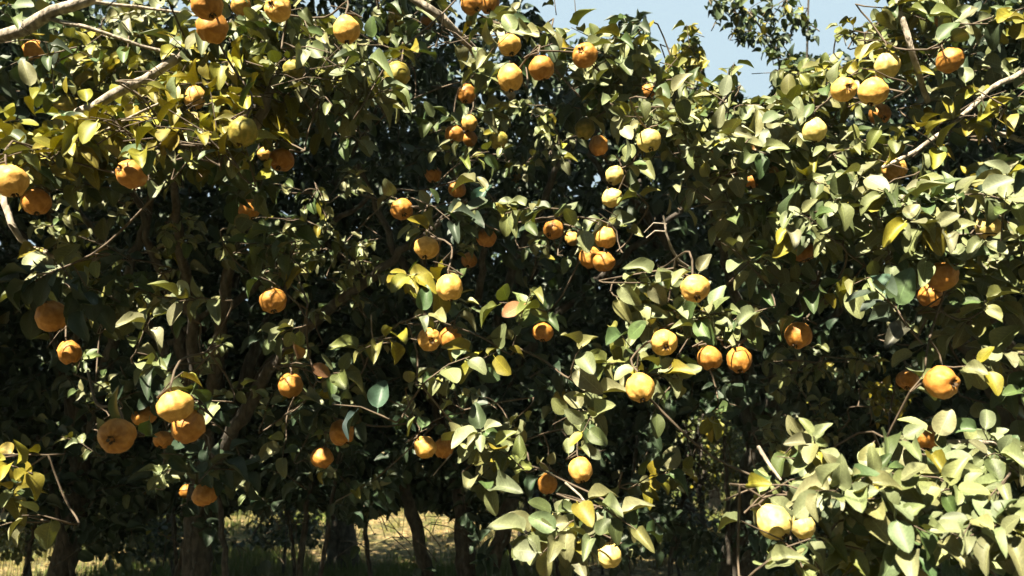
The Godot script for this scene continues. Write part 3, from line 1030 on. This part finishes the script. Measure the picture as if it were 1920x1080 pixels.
	spread(835, 392, 40, 18, 0.5, 2.6, 2.8, "pale")
	spread(772, 440, 28, 24, 0.7, 2.7, 2.9, "green")
	spread(960, 396, 46, 28, 0.9, 2.6, 2.8, "pale")
	spread(1012, 402, 28, 22, 0.8, 2.7, 2.9, "pale")
	spread(1152, 405, 38, 22, 1.1, 2.6, 2.8, "olive")
	spread(1178, 345, 26, 26, 0.8, 2.7, 2.9, "olive")
	spread(1115, 425, 30, 18, 0.7, 2.7, 2.9, "pale")
	spread(1085, 472, 38, 16, 0.6, 2.6, 2.8, "olive")
	spread(770, 522, 22, 34, 0.9, 2.5, 2.7, "yellow")
	spread(850, 566, 26, 12, 0.9, 2.5, 2.6, "pale")
	# top right
	spread(1452, 160, 40, 40, 1.2, 3.6, 4.0, "olive", true, 0.85)
	spread(1480, 120, 30, 30, 1.0, 3.8, 4.2, "olive", true, 0.85)
	spread(1440, 215, 70, 30, 1.3, 3.0, 3.4, "pale")
	spread(1410, 275, 90, 55, 1.4, 2.7, 3.2, "pale")
	spread(1560, 140, 55, 45, 1.3, 2.8, 3.2, "olive")
	spread(1610, 80, 55, 40, 1.1, 2.8, 3.2, "pale")
	spread(1690, 30, 70, 30, 1.2, 2.7, 3.0, "olive")
	spread(1640, 110, 50, 45, 0.9, 2.8, 3.1, "yellow")
	spread(1745, 55, 60, 40, 0.9, 2.8, 3.1, "pale")
	spread(1850, 60, 90, 60, 1.0, 3.0, 3.5, "teal", false)
	spread(1850, 60, 90, 60, 0.25, 2.9, 3.3, "pale")
	spread(1790, 130, 100, 60, 1.0, 3.1, 3.5, "teal", false)
	spread(1790, 140, 90, 50, 0.2, 3.0, 3.3, "pale")
	spread(1885, 28, 45, 26, 0.8, 2.6, 2.9, "yellow")
	spread(1545, 195, 60, 45, 1.0, 2.8, 3.1, "olive")
	spread(1602, 198, 26, 10, 0.8, 2.5, 2.6, "pale")
	spread(1520, 262, 80, 38, 1.2, 2.7, 3.0, "pale")
	spread(1780, 212, 80, 26, 1.2, 2.6, 2.9, "yellow")
	spread(1870, 195, 70, 36, 1.1, 2.6, 2.9, "pale")
	spread(1720, 250, 60, 24, 1.0, 2.6, 2.9, "yellow")
	spread(1650, 285, 80, 25, 1.1, 2.6, 2.9, "olive")
	spread(1900, 330, 36, 40, 0.8, 2.7, 3.0, "teal")
	spread(1480, 330, 100, 48, 1.2, 2.7, 3.1, "pale")
	spread(1420, 340, 36, 36, 1.0, 2.6, 2.8, "dry")
	spread(1300, 305, 45, 36, 0.8, 2.7, 3.0, "pale")
	spread(1312, 365, 34, 48, 0.8, 2.5, 2.7, "pale")
	spread(1375, 400, 50, 38, 0.9, 2.6, 2.9, "pale")
	spread(1500, 392, 100, 40, 1.0, 2.7, 3.0, "green")
	spread(1620, 365, 100, 48, 1.2, 2.6, 2.9, "pale")
	spread(1700, 405, 120, 40, 1.3, 2.4, 2.8, "pale")
	spread(1850, 380, 80, 48, 1.1, 2.5, 2.9, "pale")
	spread(1600, 442, 80, 38, 1.1, 2.6, 2.9, "olive")
	spread(1700, 475, 60, 45, 1.1, 2.4, 2.7, "olive")
	spread(1830, 460, 90, 40, 1.2, 2.4, 2.8, "pale")
	spread(1885, 510, 55, 45, 1.1, 2.4, 2.7, "olive")
	spread(1385, 462, 75, 36, 0.8, 2.6, 2.9, "pale")
	spread(1475, 440, 55, 36, 0.6, 2.7, 3.0, "green")
	spread(1490, 535, 36, 36, 0.7, 2.6, 2.8, "pale")
	# the middle right, sprays over the dark
	spread(1215, 520, 48, 32, 1.0, 2.4, 2.6, "pale")
	spread(1202, 590, 42, 22, 1.0, 2.4, 2.6, "pale")
	spread(1330, 618, 78, 45, 1.0, 2.4, 2.6, "pale")
	spread(1420, 640, 46, 26, 0.6, 2.5, 2.7, "pale")
	spread(1400, 575, 50, 40, 0.4, 2.6, 2.9, "green")
	spread(1188, 682, 40, 34, 0.9, 2.4, 2.6, "olive")
	spread(1252, 694, 26, 34, 0.6, 2.4, 2.6, "pale")
	spread(1240, 752, 10, 22, 0.7, 2.4, 2.5, "pale")
	spread(1600, 540, 100, 28, 0.6, 2.5, 2.8, "green")
	spread(1665, 582, 55, 32, 0.5, 2.1, 2.3, "teal", true, 1.25)
	spread(1830, 560, 90, 38, 0.8, 2.4, 2.8, "olive")
	spread(1780, 612, 70, 34, 0.6, 2.4, 2.7, "pale")
	spread(1880, 640, 38, 55, 0.8, 2.4, 2.7, "pale")
	spread(1815, 685, 45, 24, 0.5, 2.3, 2.5, "pale")
	spread(1890, 770, 36, 50, 0.8, 2.3, 2.6, "green")
	spread(1660, 750, 24, 34, 1.1, 3.6, 3.8, "yellow", true, 0.55)
	spread(1560, 700, 90, 70, 0.10, 3.4, 3.7, "pale", true, 0.6)
	spread(1345, 790, 20, 20, 0.9, 2.5, 2.7, "yellow")
	spread(1420, 812, 60, 26, 0.3, 3.1, 3.4, "pale", true, 0.7)
	spread(1510, 805, 60, 30, 0.35, 3.3, 3.6, "pale", true, 0.6)
	# the near boughs at the lower right
	spread(1470, 842, 46, 24, 0.6, 2.2, 2.4, "pale")
	spread(1692, 832, 36, 42, 0.8, 1.9, 2.1, "pale")
	spread(1560, 885, 110, 55, 1.2, 1.8, 2.1, "pale", true, 0.88)
	spread(1600, 975, 130, 65, 1.4, 1.75, 2.1, "pale", true, 0.88)
	spread(1455, 1040, 58, 26, 1.0, 1.8, 2.0, "pale")
	spread(1560, 1050, 100, 28, 0.9, 1.8, 2.1, "olive")
	spread(1720, 905, 90, 55, 1.1, 1.8, 2.2, "pale", true, 0.88)
	spread(1830, 885, 90, 55, 1.2, 1.9, 2.3, "pale", true, 0.88)
	spread(1800, 985, 120, 75, 1.0, 1.7, 2.1, "pale", true, 0.88)
	spread(1890, 1040, 40, 40, 0.9, 1.7, 2.0, "olive")
	spread(1450, 892, 18, 44, 0.6, 2.0, 2.2, "olive")
	# the lower middle
	spread(902, 655, 46, 24, 1.0, 2.4, 2.6, "yellow")
	spread(958, 592, 55, 26, 0.9, 2.4, 2.6, "olive")
	spread(788, 602, 22, 16, 0.7, 2.4, 2.5, "pale")
	spread(755, 645, 22, 18, 0.9, 2.4, 2.5, "yellow")
	spread(835, 686, 18, 12, 1.0, 2.3, 2.4, "pale")
	spread(710, 656, 14, 14, 0.9, 2.6, 2.7, "olive")
	spread(830, 725, 60, 20, 0.4, 2.9, 3.2, "pale", true, 0.8)
	spread(1095, 670, 32, 28, 0.5, 2.2, 2.4, "pale", true, 1.25)
	spread(985, 770, 20, 26, 0.5, 2.8, 3.0, "pale")
	spread(930, 808, 46, 26, 1.0, 2.3, 2.5, "pale")
	spread(980, 856, 58, 26, 1.0, 2.3, 2.5, "olive")
	spread(930, 890, 36, 22, 0.8, 2.3, 2.5, "pale")
	spread(1085, 800, 36, 44, 0.8, 2.3, 2.5, "pale")
	spread(1115, 760, 22, 18, 0.9, 2.3, 2.4, "pale")
	spread(1112, 990, 58, 38, 1.0, 2.1, 2.3, "pale")
	spread(1040, 1002, 46, 36, 0.7, 2.1, 2.3, "pale")
	spread(1150, 1056, 60, 24, 0.7, 2.1, 2.3, "pale")
	spread(1175, 962, 38, 28, 0.6, 2.2, 2.4, "green")
	spread(1212, 890, 38, 32, 0.9, 2.6, 2.9, "yellow")
	# the lower left
	spread(595, 702, 34, 18, 1.0, 2.4, 2.6, "olive")
	spread(562, 680, 18, 10, 0.9, 2.4, 2.5, "dry")
	spread(590, 742, 46, 12, 0.4, 2.5, 2.7, "pale")
	spread(500, 620, 46, 22, 0.8, 2.4, 2.6, "pale")
	spread(268, 632, 28, 14, 1.0, 2.4, 2.5, "pale")
	spread(310, 696, 26, 26, 0.6, 2.4, 2.6, "pale")
	spread(130, 685, 30, 20, 0.25, 2.9, 3.1, "pale", true, 0.8)
	spread(240, 585, 60, 28, 0.5, 2.5, 2.8, "olive")
	spread(530, 815, 24, 24, 0.4, 2.6, 2.8, "pale")
	spread(660, 770, 32, 18, 0.4, 2.2, 2.4, "teal", true, 1.2)
	spread(375, 745, 18, 22, 0.5, 2.4, 2.5, "teal")
	spread(28, 890, 42, 46, 0.9, 2.3, 2.5, "yellow")
	spread(80, 960, 14, 16, 0.8, 2.2, 2.3, "pale")
	spread(14, 985, 12, 10, 0.9, 2.4, 2.5, "pale")
	# single leaves that catch the sun inside the dark crowns
	spread(330, 700, 300, 230, 0.045, 3.1, 3.7, "pale", true, 0.7)
	spread(720, 790, 240, 150, 0.05, 3.1, 3.7, "pale", true, 0.65)
	spread(1540, 650, 170, 150, 0.045, 3.2, 3.7, "pale", true, 0.65)
	spread(640, 420, 120, 120, 0.07, 3.2, 3.7, "pale", true, 0.65)
	spread(980, 520, 160, 100, 0.06, 3.2, 3.7, "pale", true, 0.65)
	sprig()


func sprig() -> void:
	# the thin branch with small leaves that stands against the sky
	var gap := sky_gap
	sky_gap = PackedVector2Array([Vector2(-9, -9), Vector2(-8, -9), Vector2(-8, -8)])
	for p in [[1345, 4], [1362, 12], [1385, 22], [1400, 40], [1378, 55], [1395, 68], [1418, 30], [1440, 20], [1425, 62], [1445, 48], [1455, 90], [1440, 95], [1470, 60], [1478, 20], [1495, 14], [1500, 30], [1522, 50], [1420, 8], [1460, 110], [1380, 8], [1410, 72]]:
		var w := at(p[0], p[1], rng.randf_range(4.3, 4.7))
		shoot(3, w, Vector3(rng.randf_range(-0.8, 0.8), rng.randf_range(-0.6, 0.4), 0.2).normalized(), 0.10, 6, "green", true, 0.75)
		shoot(3, w + jitter(0.06), jitter(1.0).normalized(), 0.08, 6, "teal", true, 0.7)
	for w in clear_lines:
		for k in 12: keep_sunny(at(lerpf(w[0], w[2], k / 11.0), lerpf(w[1], w[3], k / 11.0), w[5]), 1)
	for p in [[1040, 6], [1078, 8], [1365, 150], [1372, 138], [1600, 62], [1580, 65], [1290, 66], [1300, 78]]:
		var w := at(p[0], p[1], rng.randf_range(3.0, 3.3))
		shoot(3 if p[0] > 1200 else 2, w, Vector3(rng.randf_range(-0.3, 0.3), 1, 0.1).normalized(), 0.10, 5, "olive", true, 0.75, false, true, false)
	sky_gap = gap


func crown_mass() -> void:
	# the body of the crowns: leaves over the heads of the trees, and the shaded inside
	var n := FastNoiseLite.new()
	n.seed = 9
	n.frequency = 0.9
	var made := 0
	while made < 25000:
		var p := Vector3(rng.randf_range(-4.6, 4.8), rng.randf_range(2.15, 4.6), rng.randf_range(-4.2, 2.4))
		made += 1
		var q := pixel(p)
		if q.z > 0 and q.x > -40 and q.x < 1960 and q.y > -45: continue
		if p.z > -0.9 and p.y < 3.1: continue
		if p.y < 2.75 and absf(p.x) > 2.2 and p.z > -2.0: continue
		var thin := false
		for g in [at(300, 200, 2.7), at(560, 130, 2.8), at(1580, 340, 2.7), at(90, 280, 2.5), at(1320, 230, 2.8)]:
			var v: Vector3 = p - g
			if v.dot(sun_way) > 0.0 and (v - sun_way * v.dot(sun_way)).length() < 0.5 and rng.randf() < 0.75: thin = true
		if thin: continue
		var top := 4.45 + 0.35 * n.get_noise_2d(p.x, p.z)
		if p.y > top: continue
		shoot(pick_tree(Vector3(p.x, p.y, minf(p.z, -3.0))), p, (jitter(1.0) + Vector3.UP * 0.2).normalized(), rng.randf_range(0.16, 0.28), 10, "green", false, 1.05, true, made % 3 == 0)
	made = 0
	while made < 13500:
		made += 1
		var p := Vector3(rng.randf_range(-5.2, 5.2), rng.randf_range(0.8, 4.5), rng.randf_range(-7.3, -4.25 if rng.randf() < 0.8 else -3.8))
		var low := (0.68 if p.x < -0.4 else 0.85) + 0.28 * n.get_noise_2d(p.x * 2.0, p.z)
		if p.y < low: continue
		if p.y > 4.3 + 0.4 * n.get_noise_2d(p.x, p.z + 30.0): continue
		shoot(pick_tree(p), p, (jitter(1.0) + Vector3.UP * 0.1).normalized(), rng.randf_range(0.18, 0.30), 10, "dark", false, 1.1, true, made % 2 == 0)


func shade(cx: float, cy: float, rx: float, ry: float, d0: float, d1: float, n: int) -> void:
	# boughs higher up that keep the sun off this part of the crown
	for i in n:
		var a := rng.randf() * TAU
		var r := sqrt(rng.randf())
		var p := at(cx + cos(a) * r * rx, cy + sin(a) * r * ry, rng.randf_range(d0, d1))
		var t := 0.4
		while t < 5.0:
			var q := pixel(p + sun_way * t)
			if q.z < 0.1 or q.x < -60 or q.x > 1980 or q.y < -60: break
			t += 0.1
		if p.y + sun_way.y * t > 4.7: t = maxf(0.5, (4.6 - p.y) / sun_way.y)
		var w := p + sun_way * (t + rng.randf_range(0.1, 0.7)) + jitter(0.08)
		if inside_gap(pixel(w)): continue
		shoot(pick_tree(Vector3(w.x, w.y, minf(w.z, -3.0))), w, (jitter(1.0)).normalized(), rng.randf_range(0.16, 0.26), 11, "green", false, 1.1, true, i % 3 == 0)


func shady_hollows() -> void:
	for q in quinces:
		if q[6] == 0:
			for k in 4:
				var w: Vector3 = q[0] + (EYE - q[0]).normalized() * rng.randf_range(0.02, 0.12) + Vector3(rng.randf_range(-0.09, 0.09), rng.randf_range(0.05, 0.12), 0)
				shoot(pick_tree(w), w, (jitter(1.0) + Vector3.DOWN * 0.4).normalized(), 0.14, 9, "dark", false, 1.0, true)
		if not q[3]:
			var v := pixel(q[0])
			shade(v.x, v.y, 20, 20, v.z, v.z + 0.05, 5)
	shade(300, 420, 280, 60, 3.6, 5.5, 60)
	shade(150, 700, 150, 180, 3.4, 5.5, 60)
	shade(400, 680, 200, 120, 3.4, 5.5, 60)
	shade(620, 650, 110, 200, 3.4, 5.5, 50)
	shade(790, 190, 70, 130, 3.4, 5.5, 30)
	shade(660, 360, 100, 100, 3.4, 5.5, 40)
	shade(1000, 300, 130, 90, 3.6, 5.5, 40)
	shade(950, 520, 130, 80, 3.4, 5.5, 40)
	shade(1000, 690, 150, 80, 3.2, 5.5, 40)
	shade(700, 900, 250, 90, 3.2, 5.5, 60)
	shade(1560, 690, 170, 120, 3.2, 5.5, 60)
	shade(1330, 760, 150, 60, 3.2, 5.5, 40)
	shade(200, 930, 220, 80, 3.2, 5.5, 40)
	shade(1780, 310, 60, 25, 3.2, 4.5, 12)
	shade(1850, 90, 90, 70, 3.2, 4.5, 12)
	shade(50, 110, 80, 60, 2.7, 4.5, 16)


func rows_behind() -> void:
	var behind := "quince trees of the rows behind"
	far_tree("quince_tree", 2.15, -8.9, 2.1, 0.62, 2600, 0.05, 0.75, "olive", "small-leaved sunlit bush standing behind the leaning dark trunk", behind, 0.03, 7)
	far_tree("quince_tree", -4.3, -7.4, 1.25, 0.7, 1500, 0.06, 0.15, "olive", "low twiggy bush on the ground at the dark edge of the row", behind, 0.02, 9)
	for p in [[-3.1, -7.6], [0.9, -8.3], [3.6, -7.6], [-2.3, -8.3], [-3.7, -8.6], [1.5, -7.4], [2.9, -8.4]]:
		far_tree("wild_bush", p[0], p[1], rng.randf_range(0.7, 1.0), 0.55, 900, 0.06, 0.1, "dark", "low dark bush of suckers between the trunks of the rows", "low bushes between the rows", 0.015, 7)
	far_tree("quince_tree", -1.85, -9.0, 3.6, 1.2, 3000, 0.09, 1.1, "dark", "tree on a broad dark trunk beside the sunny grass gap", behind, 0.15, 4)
	for k in range(-3, 4):
		far_tree("quince_tree", k * 2.3 + 0.4, 3.3 + rng.randf_range(-0.3, 0.3), rng.randf_range(4.0, 4.5), rng.randf_range(1.4, 1.6), 7000, 0.1, 0.4, "dark", "quince tree of the row facing the nearest trees", "quince trees of the facing row")
	for row in 5:
		var z := -9.8 - row * 4.6
		var half := int(ceil((absf(z) * 0.72) / 2.2))
		for k in range(-half, half + 1):
			var x := k * 2.2 + rng.randf_range(-0.35, 0.35) + (1.1 if row % 2 == 1 else 0.0)
			if row == 0 and absf(x + 1.4) < 1.3: continue
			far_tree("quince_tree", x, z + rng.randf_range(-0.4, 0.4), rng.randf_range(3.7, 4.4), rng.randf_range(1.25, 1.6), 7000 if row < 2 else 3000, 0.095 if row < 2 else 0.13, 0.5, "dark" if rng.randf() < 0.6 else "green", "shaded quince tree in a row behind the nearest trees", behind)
